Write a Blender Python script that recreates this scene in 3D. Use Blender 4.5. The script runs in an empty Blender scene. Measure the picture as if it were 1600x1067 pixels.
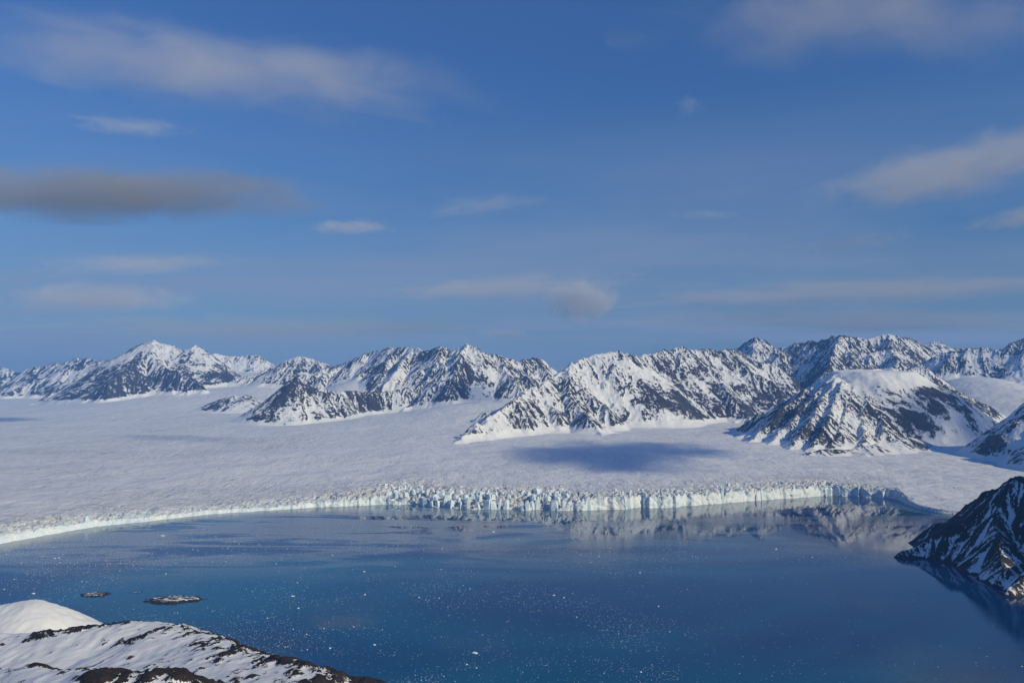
import bpy, math, random
import numpy as np
from mathutils import Vector

random.seed(7)
R = math.radians
scene = bpy.context.scene
COL = scene.collection

# ------------------------------------------------------------------ camera
H_CAM = 400.0                    # metres above the fjord
F_PX = 1244.0                    # focal length in pixels of a 1600 px wide frame
PITCH = math.atan(95.5 / F_PX)
cam_d = bpy.data.cameras.new('camera')
cam_d.sensor_width = 36.0
cam_d.lens = 36.0 * F_PX / 1600.0
cam_d.clip_start = 1.0
cam_d.clip_end = 200000.0
cam = bpy.data.objects.new('camera', cam_d)
COL.objects.link(cam)
cam.location = (0, 0, H_CAM)
cam.rotation_euler = (R(90) + PITCH, 0, 0)
scene.camera = cam

# ------------------------------------------------------------------ sky, sun, exposure
SUN_AZ = R(123)                  # clockwise from the view direction (+Y)
SUN_EL = R(28)
SUN_DIR = Vector((math.sin(SUN_AZ) * math.cos(SUN_EL), math.cos(SUN_AZ) * math.cos(SUN_EL), math.sin(SUN_EL)))

world = bpy.data.worlds.new('World')
scene.world = world
world.use_nodes = True
wn, wl = world.node_tree.nodes, world.node_tree.links
wn.clear()
w_out = wn.new('ShaderNodeOutputWorld')
w_bg = wn.new('ShaderNodeBackground')
w_bg.inputs['Strength'].default_value = 0.093
sky = wn.new('ShaderNodeTexSky')
sky.sky_type = 'NISHITA'
sky.sun_disc = False
sky.sun_elevation = SUN_EL
sky.sun_rotation = SUN_AZ
sky.altitude = 400
sky.air_density = 2.0
sky.dust_density = 0.0
sky.ozone_density = 9.0
# thin high veil of cirrus over the whole sky
w_tc = wn.new('ShaderNodeTexCoord')
w_sep = wn.new('ShaderNodeSeparateXYZ'); wl.new(w_tc.outputs['Generated'], w_sep.inputs[0])
w_add = wn.new('ShaderNodeMath'); w_add.operation = 'ADD'; w_add.inputs[1].default_value = 0.06
w_abs = wn.new('ShaderNodeMath'); w_abs.operation = 'ABSOLUTE'
wl.new(w_sep.outputs['Z'], w_abs.inputs[0]); wl.new(w_abs.outputs[0], w_add.inputs[0])
w_dx = wn.new('ShaderNodeMath'); w_dx.operation = 'DIVIDE'
w_dy = wn.new('ShaderNodeMath'); w_dy.operation = 'DIVIDE'
wl.new(w_sep.outputs['X'], w_dx.inputs[0]); wl.new(w_add.outputs[0], w_dx.inputs[1])
wl.new(w_sep.outputs['Y'], w_dy.inputs[0]); wl.new(w_add.outputs[0], w_dy.inputs[1])
w_com = wn.new('ShaderNodeCombineXYZ')
wl.new(w_dx.outputs[0], w_com.inputs[0]); wl.new(w_dy.outputs[0], w_com.inputs[1])
w_map = wn.new('ShaderNodeMapping'); w_map.inputs['Scale'].default_value = (0.30, 0.62, 1)
w_map.inputs['Rotation'].default_value = (0, 0, R(-9)); w_map.inputs['Location'].default_value = (3.1, 1.7, 0)
wl.new(w_com.outputs[0], w_map.inputs[0])
w_noi = wn.new('ShaderNodeTexNoise'); w_noi.inputs['Scale'].default_value = 1.0
w_noi.inputs['Detail'].default_value = 7; w_noi.inputs['Roughness'].default_value = 0.55
w_noi.inputs['Distortion'].default_value = 0.4
wl.new(w_map.outputs[0], w_noi.inputs['Vector'])
w_rmp = wn.new('ShaderNodeMapRange'); w_rmp.inputs[1].default_value = 0.31; w_rmp.inputs[2].default_value = 0.66
w_rmp.inputs[3].default_value = 0.0; w_rmp.inputs[4].default_value = 1.0
wl.new(w_noi.outputs['Fac'], w_rmp.inputs[0])
w_mix = wn.new('ShaderNodeMix'); w_mix.data_type = 'RGBA'
w_mix.inputs[7].default_value = (2.6, 3.25, 4.65, 1)
w_tint = wn.new('ShaderNodeMix'); w_tint.data_type = 'RGBA'; w_tint.blend_type = 'MULTIPLY'; w_tint.inputs[0].default_value = 1.0
w_tint.inputs[7].default_value = (0.44, 0.62, 0.95, 1)         # camera white balance
wl.new(sky.outputs[0], w_tint.inputs[6])
w_low = wn.new('ShaderNodeMapRange'); w_low.inputs[1].default_value = 0.06; w_low.inputs[2].default_value = 0.36   # long slant path: the veil shows near the horizon
w_low.inputs[3].default_value = 1.0; w_low.inputs[4].default_value = 0.05
wl.new(w_abs.outputs[0], w_low.inputs[0])
w_fac = wn.new('ShaderNodeMath'); w_fac.operation = 'MULTIPLY'
wl.new(w_rmp.outputs[0], w_fac.inputs[0]); wl.new(w_low.outputs[0], w_fac.inputs[1])
wl.new(w_fac.outputs[0], w_mix.inputs[0]); wl.new(w_tint.outputs[2], w_mix.inputs[6])
wl.new(w_mix.outputs[2], w_bg.inputs['Color'])
wl.new(w_bg.outputs[0], w_out.inputs['Surface'])

sun_d = bpy.data.lights.new('sun', 'SUN')
sun_d.energy = 3.8
sun_d.angle = R(0.5)
sun_d.color = (1.0, 0.88, 0.56)
sun = bpy.data.objects.new('sun', sun_d)
COL.objects.link(sun)
sun.rotation_euler = (-SUN_DIR).to_track_quat('-Z', 'Y').to_euler()
sun.location = (0, 0, 3000)

vs = scene.view_settings
vs.view_transform = 'Standard'; vs.look = 'None'; vs.exposure = 0.0; vs.gamma = 1.0
vs.use_curve_mapping = False
scene.render.engine = 'CYCLES'
cy = scene.cycles
cy.use_denoising = True
cy.denoiser = 'OPENIMAGEDENOISE'
cy.max_bounces = 6; cy.diffuse_bounces = 2; cy.glossy_bounces = 2
cy.transmission_bounces = 2; cy.volume_bounces = 3; cy.transparent_max_bounces = 16
cy.volume_max_steps = 256
cy.use_adaptive_sampling = False

# ------------------------------------------------------------------ pixel helpers (photograph 1600x1067)
CP, SP = math.cos(PITCH), math.sin(PITCH)
def P(px, py, D):
    """point seen at (px,py) whose ground distance along +Y is D"""
    v = (px - 800.0) / F_PX; w = (533.5 - py) / F_PX
    t = D / (CP - w * SP)
    return np.array((v * t, D, H_CAM + t * (SP + w * CP)))
def W(px, py, z=0.0):
    """point of the level z seen at (px,py)"""
    v = (px - 800.0) / F_PX; w = (533.5 - py) / F_PX
    t = (z - H_CAM) / (SP + w * CP)
    return np.array((v * t, t * (CP - w * SP), z))

# ------------------------------------------------------------------ numpy noise
_perm = {}
def _tab(seed):
    if seed not in _perm:
        r = np.random.RandomState(seed)
        p = r.permutation(512).astype(np.int32)
        a = r.rand(512).astype(np.float32) * 2 * np.pi
        _perm[seed] = (np.concatenate([p, p]), np.cos(a), np.sin(a))
    return _perm[seed]
def pnoise(x, y, seed=0):
    p, gx, gy = _tab(seed)
    x = np.asarray(x, np.float32); y = np.asarray(y, np.float32)
    xi = np.floor(x); yi = np.floor(y)
    xf = x - xi; yf = y - yi
    xi = xi.astype(np.int32) & 511; yi = yi.astype(np.int32) & 511
    x1 = (xi + 1) & 511; y1 = (yi + 1) & 511
    def g(ix, iy, dx, dy):
        h = p[p[ix] + iy] & 511
        return gx[h] * dx + gy[h] * dy
    u = xf * xf * xf * (xf * (xf * 6 - 15) + 10); v = yf * yf * yf * (yf * (yf * 6 - 15) + 10)
    a = g(xi, yi, xf, yf); b = g(x1, yi, xf - 1, yf)
    c = g(xi, y1, xf, yf - 1); d = g(x1, y1, xf - 1, yf - 1)
    ab = a + u * (b - a)
    return (ab + v * (c + u * (d - c) - ab)) * 1.5
def fbm(x, y, octv=4, seed=0, gain=0.5, lac=2.03):
    s = 0; a = 1.0; n = 0
    for i in range(octv):
        s = s + a * pnoise(x, y, seed + i); n += a
        x = x * lac + 17.3; y = y * lac - 9.1; a *= gain
    return s / n
def ridged(x, y, octv=4, seed=0):
    s = 0; a = 1.0; n = 0
    for i in range(octv):
        s = s + a * (1 - 2 * np.abs(pnoise(x, y, seed + i))); n += a
        x = x * 2.03 + 5.3; y = y * 2.03 + 1.1; a *= 0.5
    return s / n
def cells(x, y, seed=0):
    """worley: F1, F2, random value of the nearest cell"""
    r = np.random.RandomState(seed)
    T = r.rand(3, 256 * 256).astype(np.float32)
    xi = np.floor(x).astype(np.int32); yi = np.floor(y).astype(np.int32)
    f1 = np.full(x.shape, 9.0, np.float32); f2 = f1.copy(); rv = np.zeros(x.shape, np.float32)
    for dx in (-1, 0, 1):
        for dy in (-1, 0, 1):
            cx, cyy = xi + dx, yi + dy
            h = ((cx & 255) * 256 + (cyy & 255))
            d = np.hypot(cx + T[0][h] - x, cyy + T[1][h] - y)
            near = d < f1
            f2 = np.where(near, f1, np.minimum(f2, d))
            rv = np.where(near, T[2][h], rv)
            f1 = np.where(near, d, f1)
    return f1, f2, rv
def sstep(a, b, x):
    t = np.clip((x - a) / (b - a), 0, 1)
    return t * t * (3 - 2 * t)
def smax(a, b, k):
    h = np.clip(0.5 + 0.5 * (a - b) / k, 0, 1)
    return b + (a - b) * h + k * h * (1 - h)

# ------------------------------------------------------------------ object helpers
def tag(o, label=None, cat=None, group=None, kind=None):
    if label: o['label'] = label
    if cat: o['category'] = cat
    if group: o['group'] = group
    if kind: o['kind'] = kind
    return o
def mesh_fast(name, V, Q, mat, attrs=None, smooth=True):
    """V (n,3) vertices, Q (m,3|4) faces"""
    me = bpy.data.meshes.new(name)
    V = np.ascontiguousarray(V, np.float32); Q = np.ascontiguousarray(Q, np.int32)
    k = Q.shape[1]
    me.vertices.add(len(V)); me.vertices.foreach_set('co', V.ravel())
    me.loops.add(Q.size); me.loops.foreach_set('vertex_index', Q.ravel())
    me.polygons.add(len(Q))
    me.polygons.foreach_set('loop_start', np.arange(len(Q), dtype=np.int32) * k)
    me.polygons.foreach_set('use_smooth', np.full(len(Q), smooth, dtype=bool))
    me.update(calc_edges=True)
    for an, av in (attrs or {}).items():
        at = me.attributes.new(an, 'FLOAT', 'POINT')
        at.data.foreach_set('value', np.ascontiguousarray(av, np.float32).ravel())
    me.materials.append(mat)
    o = bpy.data.objects.new(name, me)
    COL.objects.link(o)
    return o
def grid_faces(nr, nc, keep=None):
    i = np.arange(nr * nc).reshape(nr, nc)
    q = np.stack([i[:-1, :-1], i[:-1, 1:], i[1:, 1:], i[1:, :-1]], -1).reshape(-1, 4)
    if keep is not None:
        m = (keep[:-1, :-1] | keep[:-1, 1:] | keep[1:, 1:] | keep[1:, :-1]).ravel()
        q = q[m]
    return q
def compact(V, Q, attrs):
    used = np.zeros(len(V), bool); used[Q.ravel()] = True
    idx = np.cumsum(used) - 1
    return V[used], idx[Q], {k: a[used] for k, a in attrs.items()}

# ------------------------------------------------------------------ materials
class NT:
    def __init__(s, name):
        s.m = bpy.data.materials.new(name); s.m.use_nodes = True
        s.n = s.m.node_tree.nodes; s.l = s.m.node_tree.links
        s.b = s.n['Principled BSDF']; s.out = s.n['Material Output']
    def node(s, t, **kw):
        nd = s.n.new(t)
        for k, v in kw.items(): setattr(nd, k, v)
        return nd
    def link(s, a, b): s.l.new(a, b)
    def pos(s):
        if not hasattr(s, '_p'): s._p = s.node('ShaderNodeNewGeometry').outputs['Position']
        return s._p
    def noise(s, scale, detail=4, rough=0.5, vec=None, stretch=None, dist=0.0, out='Fac'):
        v = vec or s.pos()
        if stretch is not None:
            mp = s.node('ShaderNodeMapping'); mp.inputs['Scale'].default_value = stretch[:3]
            if len(stretch) > 3: mp.inputs['Rotation'].default_value = (0, 0, stretch[3])
            s.link(v, mp.inputs[0]); v = mp.outputs[0]
        nd = s.node('ShaderNodeTexNoise'); nd.inputs['Scale'].default_value = scale
        nd.inputs['Detail'].default_value = detail; nd.inputs['Roughness'].default_value = rough
        nd.inputs['Distortion'].default_value = dist
        s.link(v, nd.inputs['Vector']); return nd.outputs[out]
    def math(s, op, a, b=None, c=None, clamp=False):
        nd = s.node('ShaderNodeMath', operation=op); nd.use_clamp = clamp
        for i, v in enumerate((a, b, c)):
            if v is None: continue
            if isinstance(v, (int, float)): nd.inputs[i].default_value = v
            else: s.link(v, nd.inputs[i])
        return nd.outputs[0]
    def rng(s, v, a, b, c=0.0, d=1.0, smooth=False):
        nd = s.node('ShaderNodeMapRange'); nd.clamp = True
        if smooth: nd.interpolation_type = 'SMOOTHSTEP'
        for i, x in enumerate((a, b, c, d)): nd.inputs[i + 1].default_value = x
        s.link(v, nd.inputs[0]); return nd.outputs[0]
    def mix(s, f, a, b):
        nd = s.node('ShaderNodeMix', data_type='RGBA')
        for i, v in ((0, f), (6, a), (7, b)):
            if isinstance(v, (int, float)): nd.inputs[i].default_value = v
            elif isinstance(v, tuple): nd.inputs[i].default_value = (*v, 1)
            else: s.link(v, nd.inputs[i])
        return nd.outputs[2]
    def attr(s, name):
        nd = s.node('ShaderNodeAttribute'); nd.attribute_name = name; return nd.outputs['Fac']
    def bump(s, h, strength, dist, normal=None):
        nd = s.node('ShaderNodeBump'); nd.inputs['Strength'].default_value = strength
        nd.inputs['Distance'].default_value = dist
        s.link(h, nd.inputs['Height'])
        if normal is not None: s.link(normal, nd.inputs['Normal'])
        return nd.outputs[0]

def mountain_material(name, rock_a, rock_b, fine=0.06, edge=0.10, pale=(0.095, 0.080, 0.072)):
    t = NT(name)
    rk = t.attr('rock')
    n1 = t.noise(fine, 5, 0.65, stretch=(1, 1, 0.45))
    n2 = t.noise(fine * 4.5, 3, 0.6, stretch=(1, 1, 0.5))
    v = t.math('ADD', rk, t.math('MULTIPLY', t.math('SUBTRACT', n1, 0.5), 2.3))
    v = t.math('ADD', v, t.math('MULTIPLY', t.math('SUBTRACT', n2, 0.5), 1.2))
    mask = t.rng(v, -edge, edge)
    rockc = t.mix(t.rng(t.noise(fine * 0.35, 4), 0.35, 0.65), rock_a, rock_b)
    rockc = t.mix(t.rng(n2, 0.4, 0.75, 0, 0.5), rockc, pale)
    snowc = t.mix(t.rng(t.noise(fine * 0.12, 3), 0.3, 0.7), (0.80, 0.80, 0.80), (0.72, 0.73, 0.745))
    t.link(t.mix(mask, snowc, rockc), t.b.inputs['Base Color'])
    t.b.inputs['Roughness'].default_value = 0.75
    t.b.inputs['Specular IOR Level'].default_value = 0.2
    hgt = t.math('ADD', t.math('MULTIPLY', n1, t.math('ADD', t.math('MULTIPLY', mask, 0.8), 0.2)), t.math('MULTIPLY', n2, t.math('MULTIPLY', mask, 0.5)))
    t.link(t.bump(hgt, 0.7, 0.5 / fine), t.b.inputs['Normal'])
    return t.m

M_FAR = mountain_material('far_rock_and_snow', (0.020, 0.022, 0.030), (0.044, 0.040, 0.042), fine=0.055)
M_MID = mountain_material('rock_and_snow', (0.019, 0.021, 0.028), (0.048, 0.040, 0.038), fine=0.085)
M_NEAR = mountain_material('near_rock_and_snow', (0.014, 0.013, 0.015), (0.036, 0.027, 0.025), fine=0.20, edge=0.05, pale=(0.06, 0.05, 0.046))

# ------------------------------------------------------------------ glacier surface
_front = [(-600, 900), (-300, 880), (-100, 862), (0, 850), (60, 839), (150, 823), (250, 812), (330, 803), (400, 798), (500, 792),
          (600, 788), (660, 789), (690, 794), (740, 797), (870, 798), (960, 796), (1050, 792), (1130, 786), (1200, 780),
          (1280, 775), (1330, 777), (1395, 780), (1405, 787), (1430, 796), (1460, 800), (1520, 806), (1600, 812), (2000, 830), (2600, 850)]
_fa = np.array([(p[0] - 800) / F_PX for p in _front]); _fy = np.array([W(*p)[1] for p in _front])
_ta = np.array([(p - 800) / F_PX for p in (-600, 0, 150, 300, 450, 560, 640, 860, 940, 1100, 1200, 1280, 1330, 1395, 1450, 1520, 1600, 2600)])
_tz = np.array([38, 38, 30, 19, 21, 29, 30, 36, 46, 46, 42, 37, 31, 23, 15, 8, 5, 5], float)
def _smooth_table(xa, ya, w=22):
    xx = np.linspace(xa[0], xa[-1], 2400); yy = np.interp(xx, xa, ya)
    k = np.hanning(2 * w + 1); k /= k.sum()
    return xx, np.convolve(np.pad(yy, w, mode='edge'), k, 'valid')
_fx2, _fy2 = _smooth_table(_fa, _fy, 8); _tx2, _tz2 = _smooth_table(_ta, _tz, 24)
_sx2, _sy2 = _smooth_table(_fa, _fy, 130)
def front_ys(a): return np.interp(a, _sx2, _sy2)
def front_y(a): return np.interp(a, _fx2, _fy2)
def top_z(a): return np.interp(a, _tx2, _tz2)
_bump = []                                                     # (x, y, amplitude, sigma_x, sigma_y)
def plane_z(y): return 60 + 0.042 * (y - 3000) + 0.03 * np.maximum(y - 10500, 0)
def g_raw(x, y):
    a = x / np.maximum(y, 500.0)
    yf = front_ys(a); tz = top_z(a)
    d = np.maximum(y - yf, 0)
    land = sstep((1270 - 800) / F_PX, (1640 - 800) / F_PX, a)
    L = 750 + 500 * land
    z = plane_z(y) - (plane_z(yf) - tz) * np.exp(-d / L)
    und = 14 * fbm(x / 700, y / 520, 2, 420, gain=0.5) * sstep(0, 500, d) * (1 - 0.8 * land)
    return z + und
def G(x, y):
    z = g_raw(x, y)
    for bx, by, amp, sx, sy in _bump:
        z = z + amp * np.exp(-0.5 * (((x - bx) / sx) ** 2 + ((y - by) / sy) ** 2))
    return z
def basin(px, py, D, sx, sy):
    p = P(px, py, D)
    _bump.append((p[0], p[1], p[2] - G(p[0], p[1]), sx, sy))
basin(365, 592, 11200, 900, 1500)
basin(560, 594, 8700, 420, 600)
basin(760, 629, 7300, 600, 600)
basin(845, 592, 8600, 260, 500)
basin(1225, 612, 8600, 260, 700)
basin(1545, 606, 7000, 520, 800)
basin(60, 618, 13500, 1500, 1200)
basin(1440, 560, 9000, 500, 700)
basin(370, 584, 12400, 900, 700)
basin(430, 607, 9650, 450, 450)
basin(1555, 592, 7500, 450, 400)

# ------------------------------------------------------------------ mountains
class Ridges:
    """a network of ridge segments: crest, spurs, side spurs"""
    def __init__(s, seed): s.rng = np.random.RandomState(seed); s.segs = []; s.lines = []
    def jag(s, pts, step, jz, jl, keep_ends=True):
        out = [np.array(pts[0], float)]
        for a, b in zip(pts[:-1], pts[1:]):
            a = np.array(a, float); b = np.array(b, float)
            n = max(1, int(round(np.hypot(*(b - a)[:2]) / step)))
            nrm = np.array((-(b - a)[1], (b - a)[0])); nrm = nrm / (np.hypot(*nrm) + 1e-6)
            for k in range(1, n + 1):
                q = a + (b - a) * k / n
                if k < n or not keep_ends:
                    q[2] += s.rng.normal() * jz * 1.5
                    q[:2] += nrm * s.rng.normal() * jl
                out.append(q)
        return out
    def add(s, line, slope):
        s0 = s.rng.rand() * 9000
        for a, b in zip(line[:-1], line[1:]):
            s.segs.append((a, b, slope, s0)); s0 += np.hypot(*(b - a)[:2])
        return line
    def crest(s, pts, slope=1.0, step=60, jz=6, jl=10, spur=300, spur_slope=0.62, sub=150, sides=(-1, 1), rough=1.0, maxlen=2500):
        line = s.add(s.jag(pts, step, jz, jl), slope)
        acc = s.rng.rand() * spur
        for a, b in zip(line[:-1], line[1:]):
            L = np.hypot(*(b - a)[:2]); acc += L
            if acc < spur: continue
            acc -= spur * (0.75 + 0.5 * s.rng.rand()) if spur < L * 3 else spur
            tdir = (b - a)[:2] / (L + 1e-6)
            for sd in sides:
                if s.rng.rand() < 0.12: continue
                an = sd * (math.pi / 2 + s.rng.normal() * 0.42)
                d = np.array((tdir[0] * math.cos(an) - tdir[1] * math.sin(an), tdir[0] * math.sin(an) + tdir[1] * math.cos(an)))
                s.spur(b, d, spur_slope * (0.8 + 0.45 * s.rng.rand()), slope, sub, 0, maxlen)
    def spur(s, p, d, sl, face, sub, lev, maxlen=2500):
        q = p.copy(); q[2] -= 4 + 14 * s.rng.rand()
        line = [q.copy()]; dist = 0; ang = 0; acc = s.rng.rand() * sub; kids = []
        step = 55 if lev == 0 else 40
        while dist < maxlen:
            ang = 0.75 * ang + s.rng.normal() * 0.13
            dd = np.array((d[0] * math.cos(ang) - d[1] * math.sin(ang), d[0] * math.sin(ang) + d[1] * math.cos(ang)))
            r = s.rng.rand()
            f = 0.35 if r < 0.3 else (2.0 if r > 0.86 else 1.05)
            q = q.copy(); q[:2] += dd * step; q[2] -= step * sl * f
            line.append(q); dist += step; acc += step
            if q[2] < G(q[0], q[1]) - 10: break
            if lev < 1 and sub and acc > sub:
                acc = 0
                for sd in (-1, 1):
                    if s.rng.rand() < 0.25: continue
                    an = sd * (0.95 + 0.3 * s.rng.rand())
                    kids.append((q.copy(), np.array((dd[0] * math.cos(an) - dd[1] * math.sin(an), dd[0] * math.sin(an) + dd[1] * math.cos(an)))))
        s.add(line, face * (1.0 + 0.1 * lev))
        for kp, kd in kids: s.spur(kp, kd, sl * 1.25, face, sub, lev + 1, 500)

def massif(name, label, rd, res, cover, mat, seed, margin=430, base_k=64, warp=16, rough=9, streak=18, apron=45, post=None, rockfn=None, bounds=None, cap=None, floor=None, wS=1.0):
    A = np.array([s[0] for s in rd.segs]); B = np.array([s[1] for s in rd.segs])
    al = np.concatenate([A, B])
    if bounds is None:
        x0, y0 = al[:, 0].min() - margin, al[:, 1].min() - margin
        x1, y1 = al[:, 0].max() + margin, al[:, 1].max() + margin
    else: x0, x1, y0, y1 = bounds
    xs = np.arange(x0, x1, res); ys = np.arange(y0, y1, res)
    X, Y = np.meshgrid(xs, ys)
    X = X.astype(np.float32); Y = Y.astype(np.float32)
    g = (G(X, Y) if floor is None else floor(X, Y)).astype(np.float32)
    wx = X + warp * fbm(X / 90, Y / 90, 3, seed) + warp * 2 * fbm(X / 420, Y / 420, 2, seed + 9)
    wy = Y + warp * fbm(X / 90, Y / 90, 3, seed + 5) + warp * 2 * fbm(X / 420, Y / 420, 2, seed + 19)
    Z = np.full(X.shape, -500.0, np.float32); S = np.zeros_like(Z); Dd = np.zeros_like(Z)
    gmin = float(g.min())
    for (a, b, sl, s0) in rd.segs:
        rad = (max(a[2], b[2]) - gmin) / sl + 60
        i0 = max(0, int((min(a[0], b[0]) - rad - x0) / res)); i1 = min(len(xs), int((max(a[0], b[0]) + rad - x0) / res) + 2)
        j0 = max(0, int((min(a[1], b[1]) - rad - y0) / res)); j1 = min(len(ys), int((max(a[1], b[1]) + rad - y0) / res) + 2)
        if i1 <= i0 or j1 <= j0: continue
        sx = wx[j0:j1, i0:i1]; sy = wy[j0:j1, i0:i1]
        dx, dy = b[0] - a[0], b[1] - a[1]; L2 = dx * dx + dy * dy + 1e-6
        t = np.clip(((sx - a[0]) * dx + (sy - a[1]) * dy) / L2, 0, 1)
        dist = np.sqrt((sx - a[0] - t * dx) ** 2 + (sy - a[1] - t * dy) ** 2)
        z = a[2] + t * (b[2] - a[2]) - sl * dist * (1.0 - 0.12 * np.clip(dist / 400, 0, 1))
        w = z > Z[j0:j1, i0:i1]
        Z[j0:j1, i0:i1][w] = z[w]; S[j0:j1, i0:i1][w] = (s0 + t * math.sqrt(L2) + 60 * np.arctan2(sy - a[1] - t * dy, sx - a[0] - t * dx))[w]; Dd[j0:j1, i0:i1][w] = dist[w]
    n_str = fbm(S / streak, Dd / (streak * 7), 3, seed + 31, gain=0.6)
    gul = fbm(S / (streak * 3.6) + 3, Dd / (streak * 22), 2, seed + 35)
    mid = sstep(0, 60, Z - g) 
    Z = Z + mid * rough * (1.0 * n_str * np.clip(Dd / 40, 0.1, 1) + 2.4 * gul * np.clip(Dd / 60, 0.05, 1) + 1.0 * ridged(X / 70, Y / 70, 4, seed + 40) + 0.5 * fbm(X / 22, Y / 22, 2, seed + 50))
    if cap is not None: Z = cap(X, Y, Z)
    Zs = smax(Z, g - 10 - base_k * 0.12, base_k)
    # rock mask
    gy, gx = np.gradient(Zs, res)
    slope = np.hypot(gx, gy)
    bl = Zs.copy()
    for _ in range(3):
        bl[1:-1, 1:-1] = (bl[:-2, 1:-1] + bl[2:, 1:-1] + bl[1:-1, :-2] + bl[1:-1, 2:] + bl[1:-1, 1:-1]) / 5
    conv = np.clip((Zs - bl) / (res * 0.22), -1, 1)
    rock = 0.5 * (slope - 0.8) * wS + 0.30 * conv + 1.0 * n_str + 0.80 * gul + 0.36 * fbm(X / 40, Y / 40, 4, seed + 60, gain=0.6) + 0.85 * fbm(X / 330, Y / 330, 2, seed + 70)
    if rockfn is not None: rock = rock + rockfn(X, Y, Zs, g)
    body = (Zs - g) > apron * 0.6
    th = np.quantile(rock[body], 1 - cover) if body.any() else 0
    rock = (rock - th) * 1.15
    if floor is None: ap = sstep(apron * 1.1, apron * 0.25, (Zs - g) + 26 * fbm(X / 60, Y / 60, 3, seed + 80))
    else: ap = 0
    rock = rock - 2.2 * ap
    if floor is not None: rock = rock + 1.6 * sstep(4.5, 1.5, Zs + 2.5 * fbm(X / 14, Y / 14, 3, seed + 90))
    if post is not None: Zs, rock = post(X, Y, Zs, rock, g)
    keep = Zs > (g - 8 if floor is None else g - 9)
    V = np.stack([X, Y, Zs], -1).reshape(-1, 3)
    Q = grid_faces(len(ys), len(xs), keep)
    V, Q, at = compact(V, Q, {'rock': rock.ravel()})
    o = mesh_fast(name, V, Q, mat, at)
    tag(o, label, None, None, 'structure')
    return o
def L3(*pts): return [P(*p) for p in pts]

# far range at the left edge
r = Ridges(11)
r.crest(L3((-160, 575, 14600), (-60, 566, 14500), (-10, 570, 14300), (22, 580, 14200), (60, 586, 14000)), 0.95, 90, 10, 15, 420)
r.crest(L3((-70, 612, 13600), (5, 609, 13200), (42, 577, 13300), (75, 570, 13300), (100, 566, 13200), (135, 559, 13100), (155, 567, 13000), (190, 562, 12600), (215, 560, 12000)), 0.95, 80, 14, 15, 330)
massif('mountain_range', 'low jagged snowy range at the far left edge behind the rounded summit', r, 18, 0.38, M_FAR, 100, warp=22, rough=13)

# highest summit at the left
r = Ridges(12)
r.crest(L3((170, 578, 11000), (200, 549, 10800), (225, 536, 10700), (241, 531, 10700), (256, 538, 10700), (272, 541, 10700), (286, 549, 10700), (304, 539, 10700), (318, 552, 10900), (330, 562, 11100)), 0.80, 50, 6, 10, 260, 0.55)
r.crest(L3((318, 553, 12800), (347, 555, 13000), (372, 557, 13000), (400, 555, 13000), (412, 559, 13000), (424, 572, 13000)), 0.8, 50, 7, 10, 260, 0.6, maxlen=350)
r.crest(L3((241, 531, 10700), (232, 556, 10250), (205, 572, 9800), (178, 592, 9450), (168, 606, 9250)), 1.15, 60, 6, 10, 240, 0.7)
r.crest(L3((232, 556, 10250), (262, 575, 9950), (300, 590, 9700), (318, 606, 9500)), 1.05, 60, 6, 10, 230, 0.7)
r.crest(L3((195, 575, 10400), (150, 594, 10300), (115, 612, 10250), (88, 628, 10200)), 0.85, 60, 6, 10, 300)
def rk_b(X, Y, Z, g): return -0.55 * sstep(820, 1050, Z) + 0.12 * sstep(10100, 9500, Y)
massif('mountain', 'broad mountain with the highest rounded white summit, on the left', r, 12, 0.42, M_FAR, 110, rough=12, rockfn=rk_b)

# snow dome right of it
r = Ridges(13)
r.crest(L3((405, 590, 10700), (430, 570, 10500), (465, 557, 10300), (488, 561, 10300), (505, 567, 10200), (525, 577, 10000), (520, 594, 9600)), 0.75, 60, 4, 8, 330, 0.5, maxlen=450)
r.crest(L3((465, 557, 10300), (450, 580, 9950)), 0.8, 60, 4, 8, 260, 0.5, maxlen=300)
massif('mountain', 'smooth white snow dome behind the dark pyramid peak', r, 11, 0.24, M_FAR, 120, rough=9)

# low outcrop on the ice
r = Ridges(14)
r.crest(L3((280, 644, 9000), (305, 637, 8800), (330, 630, 8700), (355, 621, 8600), (370, 618, 8600), (392, 619, 8600), (410, 625, 8600), (425, 629, 8600)), 0.42, 50, 4, 8, 160, 0.35, maxlen=150)
massif('rock_outcrop', 'low rocky rib poking out of the ice left of the dark pyramid peak', r, 9, 0.30, M_FAR, 130, base_k=14, apron=22, rough=7)

# dark pyramid and its ridge
r = Ridges(15)
r.crest(L3((462, 589, 7200), (475, 600, 7230), (492, 606, 7280), (520, 611, 7350), (548, 611, 7450), (580, 613, 7550), (612, 611, 7650), (650, 604, 7750), (690, 597, 7850)), 0.85, 50, 5, 8, 190, 0.62)
r.crest(L3((462, 589, 7200), (452, 616, 7080), (446, 640, 6980), (440, 660, 6900)), 1.25, 40, 4, 6, 260, 0.9, sub=0)
r.crest(L3((462, 589, 7200), (440, 622, 7220), (420, 655, 7260)), 1.15, 40, 4, 6, 400, 0.9, sub=0)
def rk_d(X, Y, Z, g):
    ap = P(462, 589, 7200)
    return 0.60 * sstep(250, 60, np.hypot(X - ap[0] - 15, (Y - ap[1] + 120) * 0.8))
massif('mountain', 'dark rocky pyramid peak with a low ridge running right from it', r, 7.5, 0.42, M_MID, 140, rough=8, rockfn=rk_d, streak=15, apron=30)

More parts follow.
